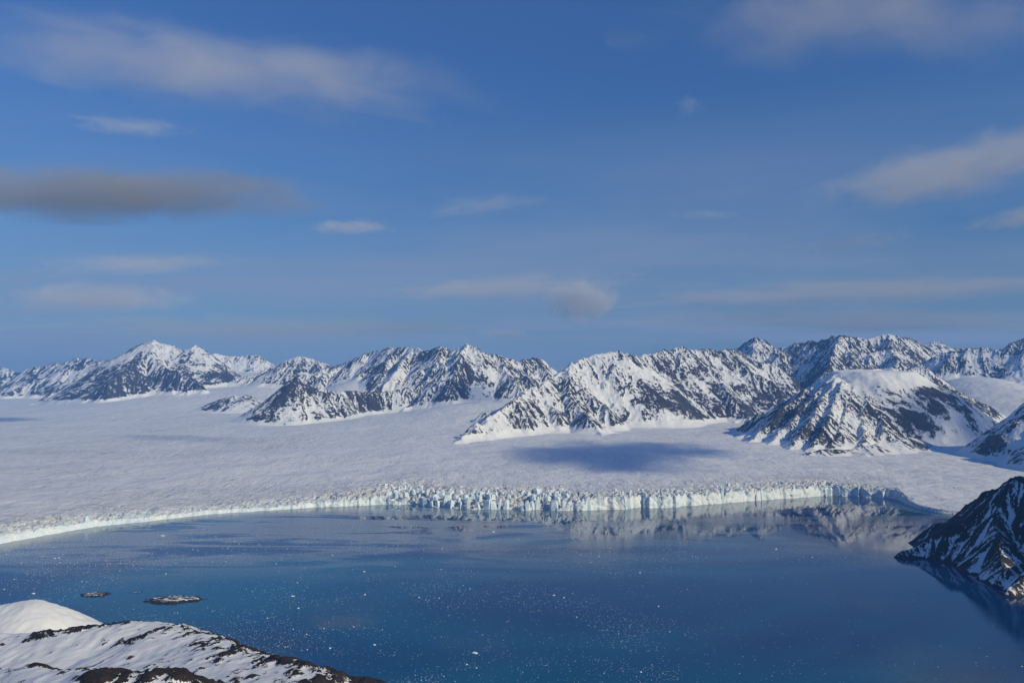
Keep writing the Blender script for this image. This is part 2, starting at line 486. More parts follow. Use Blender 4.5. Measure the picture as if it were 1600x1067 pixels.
# central massif
r = Ridges(16)
r.crest(L3((505, 577, 9600), (545, 563, 9400), (572, 553, 9300), (600, 545, 9100), (625, 543, 8900), (645, 545, 8700), (666, 548, 8500), (686, 542, 8400), (704, 549, 8300), (729, 538, 8200), (746, 543, 8200), (760, 553, 8200), (781, 556, 8250), (803, 564, 8300), (830, 561, 8500), (850, 564, 8900)), 1.0, 50, 7, 10, 260, 0.62)
r.crest(L3((645, 545, 8700), (628, 566, 8350), (612, 588, 8050), (600, 603, 7900)), 1.0, 50, 6, 8, 250, 0.7)
r.crest(L3((729, 538, 8200), (716, 565, 7900), (700, 588, 7700), (672, 606, 7560)), 1.0, 50, 6, 8, 250, 0.7)
r.crest(L3((781, 556, 8250), (790, 580, 7950), (806, 600, 7700), (818, 615, 7550)), 0.95, 50, 6, 8, 230, 0.7)
massif('mountain', 'central jagged massif with twin snowy summits and a shaded snow bowl below', r, 8.5, 0.38, M_MID, 150, rough=11)

# long middle ridge
r = Ridges(17)
r.crest(L3((712, 690, 5080), (735, 676, 5250), (760, 655, 5500), (790, 634, 5800), (822, 612, 6100), (850, 598, 6400), (875, 582, 6650), (905, 563, 6900), (922, 557, 7000), (940, 553, 7050), (960, 551, 7100), (985, 556, 7250), (1000, 558, 7450), (1030, 550, 7700), (1052, 545, 7800), (1078, 546, 7900), (1112, 548, 8000), (1145, 546, 8200), (1170, 556, 8500)), 0.92, 45, 6, 9, 210, 0.66, sub=130)
r.crest(L3((1112, 548, 8000), (1135, 572, 7800), (1165, 596, 7650), (1195, 615, 7600), (1216, 634, 7650)), 0.95, 45, 6, 9, 200, 0.7, sub=130)
def rk_f(X, Y, Z, g):
    h = Z - g
    return 0.30 * sstep(420, 60, h) * sstep(-200, 1500, X) - 0.40 * sstep(200, 500, h) * sstep(1200, 500, X) + 0.28 * sstep(1100, 2000, X)
massif('mountain', 'long rock-ribbed snow ridge in the middle, its toe running down to the ice', r, 8, 0.39, M_MID, 160, rough=10, rockfn=rk_f, streak=16)

# right back massif
r = Ridges(18)
r.crest(L3((1120, 560, 9700), (1150, 546, 9400), (1166, 535, 9300), (1181, 527, 9200), (1200, 537, 9300), (1217, 546, 9400), (1250, 536, 9200), (1290, 531, 8900), (1311, 524, 8700), (1340, 527, 8700), (1362, 529, 8700), (1386, 522, 8700), (1420, 530, 8800), (1440, 541, 8900)), 1.05, 55, 6, 10, 260, 0.66)
r.crest(L3((1420, 528, 9200), (1440, 541, 9600), (1462, 534, 9600), (1484, 543, 9600), (1520, 548, 9800)), 0.8, 60, 5, 10, 330, 0.55)
r.crest(L3((1181, 527, 9200), (1176, 560, 8850), (1180, 585, 8600)), 1.2, 50, 6, 8, 240, 0.8, maxlen=350)
r.crest(L3((1250, 536, 9200), (1260, 560, 8750), (1274, 588, 8350)), 1.25, 50, 6, 8, 240, 0.8, maxlen=350)
r.crest(L3((1311, 524, 8700), (1302, 552, 8300), (1290, 580, 7900)), 1.1, 50, 6, 8, 220, 0.7)
r.crest(L3((1386, 522, 8700), (1395, 550, 8300), (1402, 575, 7900)), 1.0, 50, 6, 8, 240, 0.7)
massif('mountain', 'tall craggy massif with shaded cliffs behind the flat-topped mountain on the right', r, 10, 0.40, M_MID, 170, rough=12)

# flat-topped right mountain
r = Ridges(19)
r.crest(L3((1172, 692, 5050), (1195, 668, 5250), (1222, 640, 5450), (1262, 607, 5650), (1300, 584, 5800), (1330, 579, 5900)), 0.80, 45, 4, 8, 130, 0.55, sub=110)
r.crest(L3((1330, 579, 5950), (1380, 577, 6000), (1420, 576, 6050), (1440, 573, 6200), (1455, 584, 6250), (1466, 600, 6250), (1474, 618, 6200)), 0.92, 40, 9, 24, 110, 0.7, sub=90, maxlen=260)
r.crest(L3((1420, 580, 5950), (1436, 598, 5800), (1450, 618, 5680), (1460, 632, 5600)), 0.95, 40, 8, 20, 100, 0.7, sub=80, maxlen=200)
for k, pts in enumerate([[(1302, 586, 5650), (1285, 603, 5550), (1250, 640, 5300), (1222, 672, 5080), (1200, 697, 4900)],
            [(1308, 590, 5560), (1292, 615, 5380), (1262, 655, 5050), (1232, 702, 4700)],
            [(1318, 594, 5480), (1306, 625, 5250), (1284, 665, 4900), (1262, 710, 4560)],
            [(1336, 604, 5420), (1326, 635, 5200), (1310, 672, 4880), (1296, 703, 4620)],
            [(1350, 612, 5400), (1352, 640, 5180), (1348, 668, 4950), (1344, 694, 4720)],
            [(1352, 610, 5420), (1370, 640, 5200), (1382, 662, 5020), (1392, 680, 4880)],
            [(1385, 606, 5560), (1400, 630, 5400), (1408, 648, 5280)],
            [(1405, 598, 5720), (1424, 622, 5560), (1434, 640, 5450)]]):
    r.add(r.jag(L3(*pts), 40, 4, 7), 0.85)
    r.crest(L3(*pts), 0.85, 40, 3, 6, 150, 0.8, sub=0, maxlen=140)
def flat_top(X, Y):
    c = P(1368, 590, 5700); return np.hypot((X - c[0]) / 330, (Y - c[1]) / 290) + 0.12 * fbm(X / 150, Y / 150, 3, 77)
def cap_h(X, Y, Z):
    ell = flat_top(X, Y)
    pz = 610 + (Y - 5500) * 0.07 + 6 * fbm(X / 200, Y / 200, 2, 5)
    return smax(np.where(ell < 1.1, np.minimum(Z, pz + 6), Z), pz - 215 * np.maximum(ell - 0.8, 0) - 60 * np.maximum(ell - 1.6, 0) ** 2, 22)
def rk_h(X, Y, Z, g):
    ell = flat_top(X, Y)
    return -2.0 * sstep(1.35, 0.9, ell) + 0.15 * sstep(2600, 2200, X)
massif('mountain', 'flat-topped snowy mountain with dark diagonal ribs on the right', r, 6.5, 0.32, M_MID, 180, rough=6, cap=cap_h, rockfn=rk_h, streak=15, apron=26)

# low moraine in front of it
r = Ridges(20)
r.crest(L3((1230, 715, 4450), (1262, 706, 4450), (1290, 702, 4480), (1320, 703, 4500), (1352, 698, 4550), (1395, 690, 4700), (1425, 682, 4850)), 0.4, 40, 3, 6, 120, 0.3, sub=0)
massif('moraine', 'low stony moraine hump at the foot of the flat-topped mountain', r, 7, 0.30, M_MID, 190, base_k=10, apron=8, rough=5, warp=12)

# far right ridge
r = Ridges(21)
r.crest(L3((1440, 566, 8400), (1470, 552, 8300), (1502, 548, 8200), (1540, 543, 8100), (1566, 546, 8000), (1600, 540, 7900), (1660, 535, 7800), (1760, 545, 7600)), 0.95, 50, 6, 9, 200, 0.72, maxlen=420)
r.crest(L3((1560, 556, 9400), (1578, 536, 9400), (1600, 529, 9400), (1640, 524, 9400), (1700, 540, 9400)), 1.0, 50, 6, 9, 260, 0.66)
massif('mountain', 'rocky snow-striped ridge above the snowfield at the far right edge', r, 9, 0.38, M_MID, 200, rough=10)

# right edge slope
r = Ridges(22)
r.crest(L3((1606, 640, 4450), (1636, 606, 4400), (1690, 572, 4400), (1800, 540, 4300)), 0.92, 40, 5, 9, 110, 0.75, sub=80, maxlen=220)
r.crest(L3((1590, 728, 3950), (1612, 716, 3900), (1660, 680, 3900), (1760, 600, 3900)), 0.8, 40, 4, 7, 160, 0.6, sub=0, maxlen=120)
massif('mountain', 'snowy mountain foot with dark rocks cut off by the right edge', r, 7, 0.34, M_MID, 210, rough=6, apron=20, base_k=40)

# stony moraine along the foot of the middle ridge
r = Ridges(24)
r.crest(L3((880, 668, 6350), (930, 662, 6700), (985, 657, 7050), (1040, 653, 7400), (1100, 649, 7750), (1165, 644, 8150), (1205, 641, 8350)), 0.28, 50, 3, 10, 200, 0.2, sub=0, maxlen=90)
massif('moraine', 'dark stony moraine band along the foot of the long middle ridge', r, 9, 0.75, M_MID, 230, base_k=8, apron=4, rough=4, warp=14, margin=120)

# ------------------------------------------------------------------ near headland (right) 
sea = lambda X, Y: np.zeros_like(X) + 6.0
r = Ridges(33)
r.crest(L3((1421, 858, 2175), (1436, 852, 2165), (1453, 842, 2150), (1485, 818, 2130), (1515, 797, 2115), (1548, 775, 2100), (1580, 748, 2080), (1600, 744, 2070), (1650, 715, 2060)), 0.98, 25, 2.2, 4, 75, 0.62, sub=60, maxlen=800)
r.crest([P(1650, 715, 2060)] + [np.array(q, float) for q in ((1560, 2000, 330), (1800, 1860, 580), (2050, 1740, 830), (2300, 1650, 920))], 1.3, 30, 3, 5, 110, 1.0, sub=80, maxlen=120)  # unseen higher ridge out of view, added to throw shade on the headland
massif('headland', 'dark shaded rocky headland with snow streaks falling into the water, right', r, 4.0, 0.58, M_NEAR, 220, margin=60, base_k=0.5, warp=14, rough=5.5, streak=15, apron=5, floor=sea, bounds=(920, 2550, 1400, 2400))

# ------------------------------------------------------------------ foreground hill (bottom left)
def near_hill():
    res = 2.5
    xs = np.arange(-1100, 60, res); ys = np.arange(330, 1500, res)
    X, Y = np.meshgrid(xs, ys); X = X.astype(np.float32); Y = Y.astype(np.float32)
    wx = X + 14 * fbm(X / 110, Y / 110, 3, 301); wy = Y + 14 * fbm(X / 110, Y / 110, 3, 302)
    def ridge(pts, slope, rad):
        Z = np.full(X.shape, -300.0, np.float32); D0 = np.full(X.shape, 1e9, np.float32)
        p3 = [P(*p) for p in pts]
        for a, b in zip(p3[:-1], p3[1:]):
            dx, dy = b[0] - a[0], b[1] - a[1]; L2 = dx * dx + dy * dy + 1e-6
            t = np.clip(((wx - a[0]) * dx + (wy - a[1]) * dy) / L2, 0, 1)
            d = np.sqrt((wx - a[0] - t * dx) ** 2 + (wy - a[1] - t * dy) ** 2)
            far = sstep(-25, 25, (dx * (wy - a[1]) - dy * (wx - a[0])) / math.sqrt(L2))
            z = a[2] + t * (b[2] - a[2]) - (slope + (0.85 - slope) * far) * (np.sqrt(d * d + rad * rad) - rad)
            w = d < D0
            Z = np.where(w, z, Z); D0 = np.where(w, d, D0)
        for _ in range(14):
            Z[1:-1, 1:-1] = (Z[:-2, 1:-1] + Z[2:, 1:-1] + Z[1:-1, :-2] + Z[1:-1, 2:]) / 4
        return Z
    z1 = ridge([(-160, 960, 1180), (-60, 948, 1180), (0, 944, 1180), (40, 939, 1180), (62, 938, 1180), (85, 943, 1190), (115, 955, 1200), (160, 976, 1210), (200, 1000, 1220), (240, 1030, 1230), (300, 1080, 1240)], 0.48, 30)
    z2 = ridge([(-200, 985, 900), (-60, 992, 880), (40, 990, 870), (120, 981, 860), (180, 975, 850), (250, 975, 830), (300, 985, 790), (345, 1001, 740), (380, 1015, 700), (415, 1026, 670), (440, 1031, 650), (470, 1044, 620), (495, 1057, 600), (520, 1080, 590), (545, 1120, 575), (590, 1220, 560), (650, 1420, 540), (720, 1700, 520)], 0.26, 22)
    z3 = ridge([(-100, 1040, 560), (0, 1045, 545), (60, 1040, 530), (120, 1040, 510), (160, 1046, 490), (177, 1041, 482), (195, 1052, 480), (230, 1052, 478), (265, 1046, 475), (300, 1058, 470), (345, 1066, 485), (385, 1085, 495), (430, 1150, 505), (480, 1300, 510), (540, 1600, 510)], 0.34, 10)
    z4 = ridge([(440, 1085, 900), (490, 1064, 900), (530, 1057, 900), (565, 1057, 900), (595, 1062, 900), (622, 1075, 900), (660, 1120, 900)], 0.8, 8)
    Z = smax(smax(z1, z2, 10), smax(z3, z4, 6), 8)
    Z = Z + 3.2 * fbm(X / 55, Y / 55, 5, 310) + 1.2 * ridged(X / 16, Y / 16, 3, 320)
    gy, gx = np.gradient(Z, res)
    bl = Z.copy()
    for _ in range(8):
        bl[1:-1, 1:-1] = (bl[:-2, 1:-1] + bl[2:, 1:-1] + bl[1:-1, :-2] + bl[1:-1, 2:] + bl[1:-1, 1:-1]) / 5
    conv = np.clip((Z - bl) / 0.9, -1, 1)
    # rock shows on wind-blown crests and in rows of outcrops
    u = X * 0.85 + Y * 0.35; v = -X * 0.35 + Y * 0.85
    crest2 = sstep(26, 6, np.abs(Z - z2) + 0) * 0
    rock = 0.85 * fbm(u / 26, v / 15, 5, 330, gain=0.6) + 0.35 * fbm(X / 150, Y / 150, 2, 340) + 0.5 * conv + 0.5 * (np.hypot(gx, gy) - 0.35)
    front = sstep(640, 520, Y)
    rock = rock - 0.46 + 0.30 * front * sstep(-330, -200, X) - 0.45 * sstep(1000, 1080, Y)
    e = np.array([P(*p) for p in [(300, 985, 790), (345, 1001, 740), (380, 1015, 700), (440, 1031, 650), (495, 1057, 600)]])
    dmin = np.min([np.hypot(X - q[0], Y - q[1]) for q in e], 0)
    rock = rock + 0.34 * sstep(60, 10, dmin)
    pk = P(177, 1041, 482); rock = rock + 0.5 * sstep(20, 5, np.hypot(X - pk[0] - 4, Y - pk[1] + 14))
    for q in [(150, 978, 850), (215, 985, 800), (90, 985, 850), (12, 998, 840)]:
        c = P(*q); rock = rock + 0.42 * sstep(40, 8, np.hypot((X - c[0]) / 1.5, (Y - c[1]) / 0.8))
    q4 = P(560, 1058, 900); rock = rock + 0.5 * sstep(70, 40, np.hypot(X - q4[0], Y - q4[1]))
    rock = np.where(Z < 4, rock + 0.9, rock)
    rk = np.clip(rock * 1.7, 0, 0.6)
    Z = Z + rk * (2.2 + 3.0 * ridged(X / 9, Y / 9, 2, 350))
    keep = Z > -4
    V = np.stack([X, Y, Z], -1).reshape(-1, 3)
    Q = grid_faces(len(ys), len(xs), keep)
    V, Q, at = compact(V, Q, {'rock': rock.ravel() * 1.7})
    o = mesh_fast('hill', V, Q, M_NEAR, at)
    tag(o, 'rounded snowy hill with brown rock patches in the bottom left foreground', None, None, 'structure')
near_hill()

# ------------------------------------------------------------------ glacier
def glacier_material():
    t = NT('glacier_snow_and_ice')
    ice = t.attr('ice'); moraine = t.attr('moraine'); crev = t.attr('crevasse')
    n = t.noise(0.012, 5, 0.55, stretch=(1, 0.45, 1))
    snow = t.mix(t.rng(n, 0.3, 0.7), (0.74, 0.745, 0.755), (0.66, 0.675, 0.70))
    n2 = t.noise(0.05, 4, 0.6)
    icec = t.mix(t.rng(n2, 0.35, 0.7), (0.80, 0.84, 0.87), (0.58, 0.75, 0.86))
    c = t.mix(ice, snow, icec)
    sp = t.noise(0.12, 4, 0.7)
    c = t.mix(t.math('MULTIPLY', moraine, t.rng(sp, 0.50, 0.60)), c, (0.10, 0.085, 0.075))
    fl = t.noise(0.03, 6, 0.72, stretch=(1.0, 0.35, 1, 0.25), dist=0.6)
    c = t.mix(t.math('MULTIPLY', crev, t.rng(fl, 0.56, 0.64)), c, (0.34, 0.42, 0.52))
    t.b.inputs['Roughness'].default_value = 0.6
    t.b.inputs['Specular IOR Level'].default_value = 0.25
    band = t.noise(0.0030, 4, 0.6, stretch=(1.5, 0.22, 1, -0.2), dist=1.2)
    dash = t.noise(0.022, 4, 0.68, stretch=(0.35, 1.0, 1, 0.12))
    c = t.mix(t.math('MULTIPLY', t.math('MULTIPLY', crev, t.rng(band, 0.42, 0.58)), t.rng(dash, 0.58, 0.66)), c, (0.27, 0.34, 0.44))
    c = t.mix(t.rng(band, 0.40, 0.64, 0.0, 0.45), c, (0.80, 0.80, 0.80))
    t.link(c, t.b.inputs['Base Color'])
    h = t.math('ADD', t.math('SUBTRACT', t.noise(0.006, 5, 0.6), t.math('MULTIPLY', t.math('MULTIPLY', crev, dash), 0.5)), t.math('MULTIPLY', t.math('MULTIPLY', t.math('ADD', crev, 0.12), fl), 0.9))
    t.link(t.bump(h, 0.7, 34.0), t.b.inputs['Normal'])
    return t.m
M_GLA = glacier_material()
def ice_material():
    t = NT('glacier_ice')
    oi = t.node('ShaderNodeObjectInfo')
    n = t.noise(0.07, 4, 0.6)
    c = t.mix(t.rng(n, 0.35, 0.68), (0.80, 0.84, 0.87), (0.58, 0.75, 0.86))
    c = t.mix(t.math('MULTIPLY', oi.outputs['Random'], 0.3), c, (0.46, 0.68, 0.84))
    nz = t.node('ShaderNodeSeparateXYZ'); g_ = t.node('ShaderNodeNewGeometry'); t.link(g_.outputs['Normal'], nz.inputs[0])
    c = t.mix(t.rng(nz.outputs['Z'], 0.35, 0.75), c, (0.80, 0.81, 0.82))
    t.link(c, t.b.inputs['Base Color'])
    t.b.inputs['Roughness'].default_value = 0.45
    t.b.inputs['Specular IOR Level'].default_value = 0.3
    t.link(t.bump(t.noise(0.35, 4, 0.65), 0.7, 2.5), t.b.inputs['Normal'])
    return t.m
M_ICE = ice_material()

def front_noise(a):
    """how far the ice front stands forward (+) of its mean line, metres"""
    x = a * 3000
    z = 20 * fbm(x / 140, x * 0 + 3.3, 3, 401) + 10 * fbm(x / 40, x * 0 + 1.1, 2, 402)
    px = a * F_PX + 800
    z = z * sstep(80, 300, px) + 6 * fbm(x / 30, x * 0 + 2.1, 2, 403)
    for (p0, p1, dd) in [(688, 728, -38), (742, 800, -30), (830, 858, -26), (985, 1000, -28), (1288, 1330, -40), (1338, 1362, -24), (1376, 1398, -26), (630, 642, -14), (1060, 1068, -18)]:
        z = z + dd * sstep(p0 - 3, p0, px) * sstep(p1 + 14, p1, px)
    return z * (1 - 0.9 * sstep(1400, 1430, px))
def serac_field(X, Y, a, d):
    px = a * F_PX + 800
    reach = np.interp(px, [-300, 0, 300, 500, 600, 700, 860, 940, 1100, 1250, 1330, 1420, 1440], [150, 150, 90, 160, 330, 390, 340, 150, 190, 230, 140, 60, 10])
    amp = np.interp(px, [-300, 300, 500, 640, 860, 940, 1280, 1400, 1430], [9, 5, 7, 13, 13, 9, 9, 8, 1.0])
    f1, f2, rv = cells(X / 21 + 0.35 * fbm(X / 50, Y / 50, 2, 411), Y / 15 + 0.35 * fbm(X / 50, Y / 50, 2, 412), 413)
    k = sstep(reach, reach * 0.25, d + 60 * fbm(X / 90, Y / 90, 2, 414))
    gap = sstep(0.20, 0.05, f2 - f1)
    return amp * k * ((rv - 0.55) * 1.3 - 1.1 * gap), k, gap
def glacier():
    pxs = np.concatenate([np.arange(-500, -60, 8), np.arange(-60, 1460, 1.7), np.arange(1460, 2300, 8)])
    A = (pxs - 800) / F_PX
    back = [0.0]; st = 4.0
    while back[-1] < 13000:
        back.append(back[-1] + st)
        if back[-1] > 380: st = min(st * 1.045, 75 if back[-1] < 8500 else 400)
    back = np.array(back[1:])
    ncl = 12
    yf0 = front_y(A); off = front_noise(A)
    nb = len(back)
    nr = ncl + nb
    X = np.zeros((nr, len(A)), np.float32); Y = X.copy(); Z = X.copy()
    ice = X.copy(); mor = X.copy(); crv = X.copy()
    # ice surface
    d = back[:, None] + 0 * A[None, :]
    fade = np.exp(-d / 90)
    Yb = yf0[None, :] - off[None, :] * fade + d
    Xb = A[None, :] * Yb
    Zb = G(Xb, Yb)
    sf, k, gap = serac_field(Xb, Yb, A[None, :] + 0 * d, d)
    px = pxs[None, :] + 0 * d
    und = 1.6 * fbm(Xb / 60, Yb / 60, 3, 421)
    # terraces of tumbled ice in the middle of the front
    ter = sstep(590, 640, px) * sstep(930, 850, px)
    Zb = Zb + sf + und + ter * (10 * np.tanh((d - 90 + 30 * fbm(Xb / 80, Yb / 80, 2, 430)) / 14) + 8 * np.tanh((d - 210 + 30 * fbm(Xb / 80, Yb / 80, 2, 431)) / 16) - 10) * sstep(700, 250, d)
    rnd = sstep(620, 420, px)
    q = np.clip(d / (85 + 40 * fbm(Xb / 120, Yb * 0 + 2, 2, 433)), 0, 1)
    Zb = Zb * (1 - rnd * 0.62 * (1 - np.sqrt(np.clip(1 - (1 - q) ** 2, 0, 1))))
    rp = np.random.RandomState(77)
    for _ in range(260):
        pp = rp.uniform(-40, 1300); dc = 12 + 150 * rp.rand() ** 1.3
        i0 = np.searchsorted(pxs, pp - 14); i1 = np.searchsorted(pxs, pp + 14); j1 = min(nb, int((dc + 60) / 4))
        xc = (pp - 800) / F_PX * float(np.interp((pp - 800) / F_PX, A, yf0) + dc); yc = float(np.interp((pp - 800) / F_PX, A, yf0)) + dc
        an = rp.uniform(-0.6, 0.6); lx = rp.uniform(5, 13); ly = rp.uniform(3.5, 7)
        ux = (Xb[:j1, i0:i1] - xc) * math.cos(an) + (Yb[:j1, i0:i1] - yc) * math.sin(an)
        uy = -(Xb[:j1, i0:i1] - xc) * math.sin(an) + (Yb[:j1, i0:i1] - yc) * math.cos(an)
        Zb[:j1, i0:i1] -= rp.uniform(7, 18) * sstep(1.0, 0.45, np.hypot(ux / lx, uy / ly))
    Zb = np.maximum(Zb, 1.0)
    X[ncl:], Y[ncl:], Z[ncl:] = Xb, Yb, Zb
    ice[ncl:] = np.clip(0.55 * k * gap + 0.8 * sstep(60 + 50 * rnd, 4, d + 40 * fbm(Xb / 40, Yb / 40, 2, 418)), 0, 1) * sstep(1440, 1400, px)
    # medial moraine lines, stony ground by the right shore
    m1 = sstep(1150, 1200, px) * sstep(1480, 1400, px) * sstep(3300, 3450, Yb) * sstep(4500, 4000, Yb) * 0.55
    m2 = 0.9 * sstep(1410, 1450, px) * sstep(0.0, 0.45, fbm(Xb / 160, Yb / 60, 4, 440) + 0.05)
    mor[ncl:] = np.clip(m1 * sstep(-0.1, 0.4, fbm(Xb / 200, Yb / 80, 3, 441)) + m2 + 0.9 * sstep(1420, 1450, px) * sstep(26, 8, d), 0, 1)
    cz = 0.25 + 0.75 * sstep(-0.15, 0.35, fbm(Xb / 900, Yb / 700, 3, 450)) * sstep(8500, 4500, Yb)
    crv[ncl:] = np.clip(cz * sstep(1420, 1380, px) * sstep(12000, 6500, Yb) * (0.35 + 0.65 * sstep(600, 350, px)) , 0, 1)
    crv[ncl:] = np.maximum(crv[ncl:], 0.95 * sstep(520, 120, d) * sstep(1420, 1380, px))
    # cliff below the first surface row
    top = Zb[0]; yt = Yb[0]
    for i in range(ncl):
        f = i / ncl
        zz = -4 + (top + 4) * f
        col = cells(A * 3000 / 15, zz / 42 + 0 * A, 460)
        ledge = (5.5 * (col[2] - 0.5) + 5.0 * fbm(A * 3000 / 11, zz / 12, 3, 461)) * np.clip(top / 30, 0.05, 1)
        lean = 5.0 * (1 - f) * np.clip(top / 30, 0.05, 1) + 26 * (1 - f) ** 1.5 * sstep(1425, 1470, pxs) + (20 + 14 * fbm(A * 3000 / 60, A * 0 + 7.7, 3, 463)) * (1 - f) * sstep(600, 320, pxs)
        Y[i] = yt - 2.5 - lean - ledge
        X[i] = A * Y[i]; Z[i] = zz
        ice[i] = sstep(1450, 1400, pxs); mor[i] = sstep(1410, 1450, pxs)
    V = np.stack([X, Y, Z], -1).reshape(-1, 3)
    Q = grid_faces(nr, len(A))
    o = mesh_fast('glacier', V, Q, M_GLA, {'ice': ice.ravel(), 'moraine': mor.ravel(), 'crevasse': crv.ravel()})
    tag(o, 'wide crevassed glacier ending in a pale blue ice cliff at the water', None, None, 'structure')
    return o
gla = glacier()

# seracs: single ice towers along the front
def serac_mesh(k):
    rr = np.random.RandomState(700 + k)
    n = 6; V = []; F = []
    lv = [(-0.15, 1.12), (0.35, 1.0), (0.72, 0.92), (1.0, 0.66)]
    ang = np.sort((np.arange(n) + rr.uniform(-0.3, 0.3, n)) / n * 2 * np.pi)
    rad = rr.uniform(0.7, 1.15, n); lx, ly = rr.uniform(-0.18, 0.18, 2)
    tilt = rr.uniform(-0.16, 0.16, 2)
    for z, s in lv:
        for i in range(n):
            q = s * rad[i] * rr.uniform(0.86, 1.1)
            x, y = 0.5 * q * math.cos(ang[i]) + lx * z, 0.5 * q * math.sin(ang[i]) + ly * z
            V.append((x, y, z + (tilt[0] * x + tilt[1] * y) * 2.2 * z + rr.uniform(-0.05, 0.05)))
    for l in range(3):
        for i in range(n):
            j = (i + 1) % n
            F.append((l * n + i, l * n + j, (l + 1) * n + j)); F.append((l * n + i, (l + 1) * n + j, (l + 1) * n + i))
    V.append((lx, ly, 1.0 + rr.uniform(-0.02, 0.12)))
    for i in range(n): F.append((3 * n + i, 3 * n + (i + 1) % n, 4 * n))
    me = bpy.data.meshes.new('serac'); me.from_pydata(V, [], F); me.materials.append(M_ICE)
    return me
S_M = [serac_mesh(k) for k in range(12)]
rs = np.random.RandomState(55)
def add_serac(px, back, w, h, sink, front=False):
    a = (px - 800) / F_PX
    y = float(front_y(a) - front_noise(np.array([a]))[0] * math.exp(-back / 90)) + back
    x = a * y
    o = bpy.data.objects.new('serac', S_M[rs.randint(12)])
    COL.objects.link(o); o.parent = gla
    z0 = -3 if front else float(G(x, y)) - sink
    o.location = (x, y, z0); o.rotation_euler = (0, 0, rs.rand() * 6.28)
    o.scale = (w, w * rs.uniform(0.7, 1.1), h)
px = -20.0
while px < 1405:
    tz = float(top_z((px - 800) / F_PX))
    if rs.rand() < (0.8 if px > 560 else 0.12):
        w = rs.uniform(16, 40)
        add_serac(px, 3 + w * 0.32 + rs.uniform(-2, 5), w, (tz + 3) * rs.uniform(0.62, 1.06), 0, True)
    px += rs.uniform(6, 16) if px > 300 else rs.uniform(9, 22)
for _ in range(150):
    px = rs.uniform(600, 890)
    add_serac(px, rs.uniform(30, 340), rs.uniform(10, 30), rs.uniform(12, 20), 11)
for _ in range(40):
    px = rs.uniform(930, 1290)
    add_serac(px, rs.uniform(25, 140), rs.uniform(10, 18), rs.uniform(11, 17), 8)

# ------------------------------------------------------------------ water
def water_material():
    t = NT('fjord_water')
    big = t.noise(0.0011, 4, 0.55, stretch=(0.55, 1, 1), dist=0.8)
    teal = t.rng(big, 0.47, 0.58)
    base = t.mix(teal, (0.000, 0.028, 0.108), (0.001, 0.088, 0.172))
    # brash and slush drifting near the ice front
    sep = t.node('ShaderNodeSeparateXYZ'); t.link(t.pos(), sep.inputs[0])
    band = t.noise(0.0032, 5, 0.62, stretch=(0.5, 1.6, 1), dist=1.5)
    nearf = t.rng(sep.outputs['Y'], 1800, 2500, 0.0, 1.0)
    lft = t.rng(sep.outputs['X'], 300, -900, 0.0, 1.0)
    zone = t.math('MULTIPLY', t.math('MULTIPLY', t.rng(band, 0.45, 0.54), t.math('MULTIPLY', nearf, t.math('ADD', t.math('MULTIPLY', lft, 0.85), 0.15))), 1.9, clamp=True)
    spk = t.noise(0.25, 3, 0.7)
    sl = t.math('MULTIPLY', zone, t.rng(spk, 0.40, 0.62, 0.25, 0.95))
    base = t.mix(sl, base, (0.40, 0.44, 0.47))
    t.link(base, t.b.inputs['Base Color'])
    wind = t.math('MULTIPLY', t.noise(0.0016, 3, 0.5, stretch=(0.6, 1.3, 1), dist=1.0), t.rng(sep.outputs['Y'], 1750, 2350, 1.0, 0.78))
    rough = t.rng(wind, 0.42, 0.60, 0.008, 0.085)
    rough = t.math('ADD', rough, t.math('MULTIPLY', sl, 0.35))
    t.link(rough, t.b.inputs['Roughness'])
    t.b.inputs['IOR'].default_value = 1.33
    rip = t.noise(0.16, 3, 0.55, stretch=(0.8, 1, 1))
    rip2 = t.noise(0.02, 3, 0.5)
    h = t.math('ADD', t.math('MULTIPLY', rip, t.rng(wind, 0.40, 0.58, 0.12, 2.8)), t.math('MULTIPLY', rip2, 0.5))
    t.link(t.bump(h, 0.07, 1.0), t.b.inputs['Normal'])
    return t.m
wv = np.array([(-24000, -9000, 0), (24000, -9000, 0), (24000, 22000, 0), (-24000, 22000, 0)], float)
wat = mesh_fast('water', wv, np.array([[0, 1, 2, 3]]), water_material())
tag(wat, 'calm deep blue fjord water mirroring the mountains', None, None, 'structure')

# ------------------------------------------------------------------ skerries
def skerry(px, py, wpx, dpx, label, seed, h):
    c = W(px, py); sx = wpx / F_PX * c[1] / 2; sy = dpx / (F_PX * H_CAM) * c[1] ** 2 / 2
    n = 90
    u = np.linspace(-1.25, 1.25, n); X, Y = np.meshgrid(u, u)
    rr = np.hypot(X, Y) + 0.65 * fbm(X * 1.9, Y * 1.9, 4, seed)
    Z = h * (1 - rr ** 2) + h * 0.35 * fbm(X * 4, Y * 7, 4, seed + 3)
    rock = 0.12 + 2.6 * fbm(X * 1.6 + 1.5 * Y, Y * 8, 4, seed + 6) + 1.6 * sstep(0.66, 0.95, rr)
    V = np.stack([X * sx, Y * sy, Z], -1).reshape(-1, 3)
    Q = grid_faces(n, n, Z > -0.8)
    V, Q, at = compact(V, Q, {'rock': rock.ravel()})
    o = mesh_fast('skerry', V, Q, M_NEAR, at); o.location = (c[0], c[1], 0)
    tag(o, label, 'island', 'skerries off the near shore')
skerry(271, 937, 84, 12, 'larger low rocky islet striped with snow off the foreground hill', 501, 5.0)
skerry(149, 929, 40, 7, 'smaller low rocky islet with a snow cap, left of the larger one', 511, 3.0)
skerry(213, 925, 18, 2, 'tiny dark rock awash between the two rocky islets', 521, 0.8)

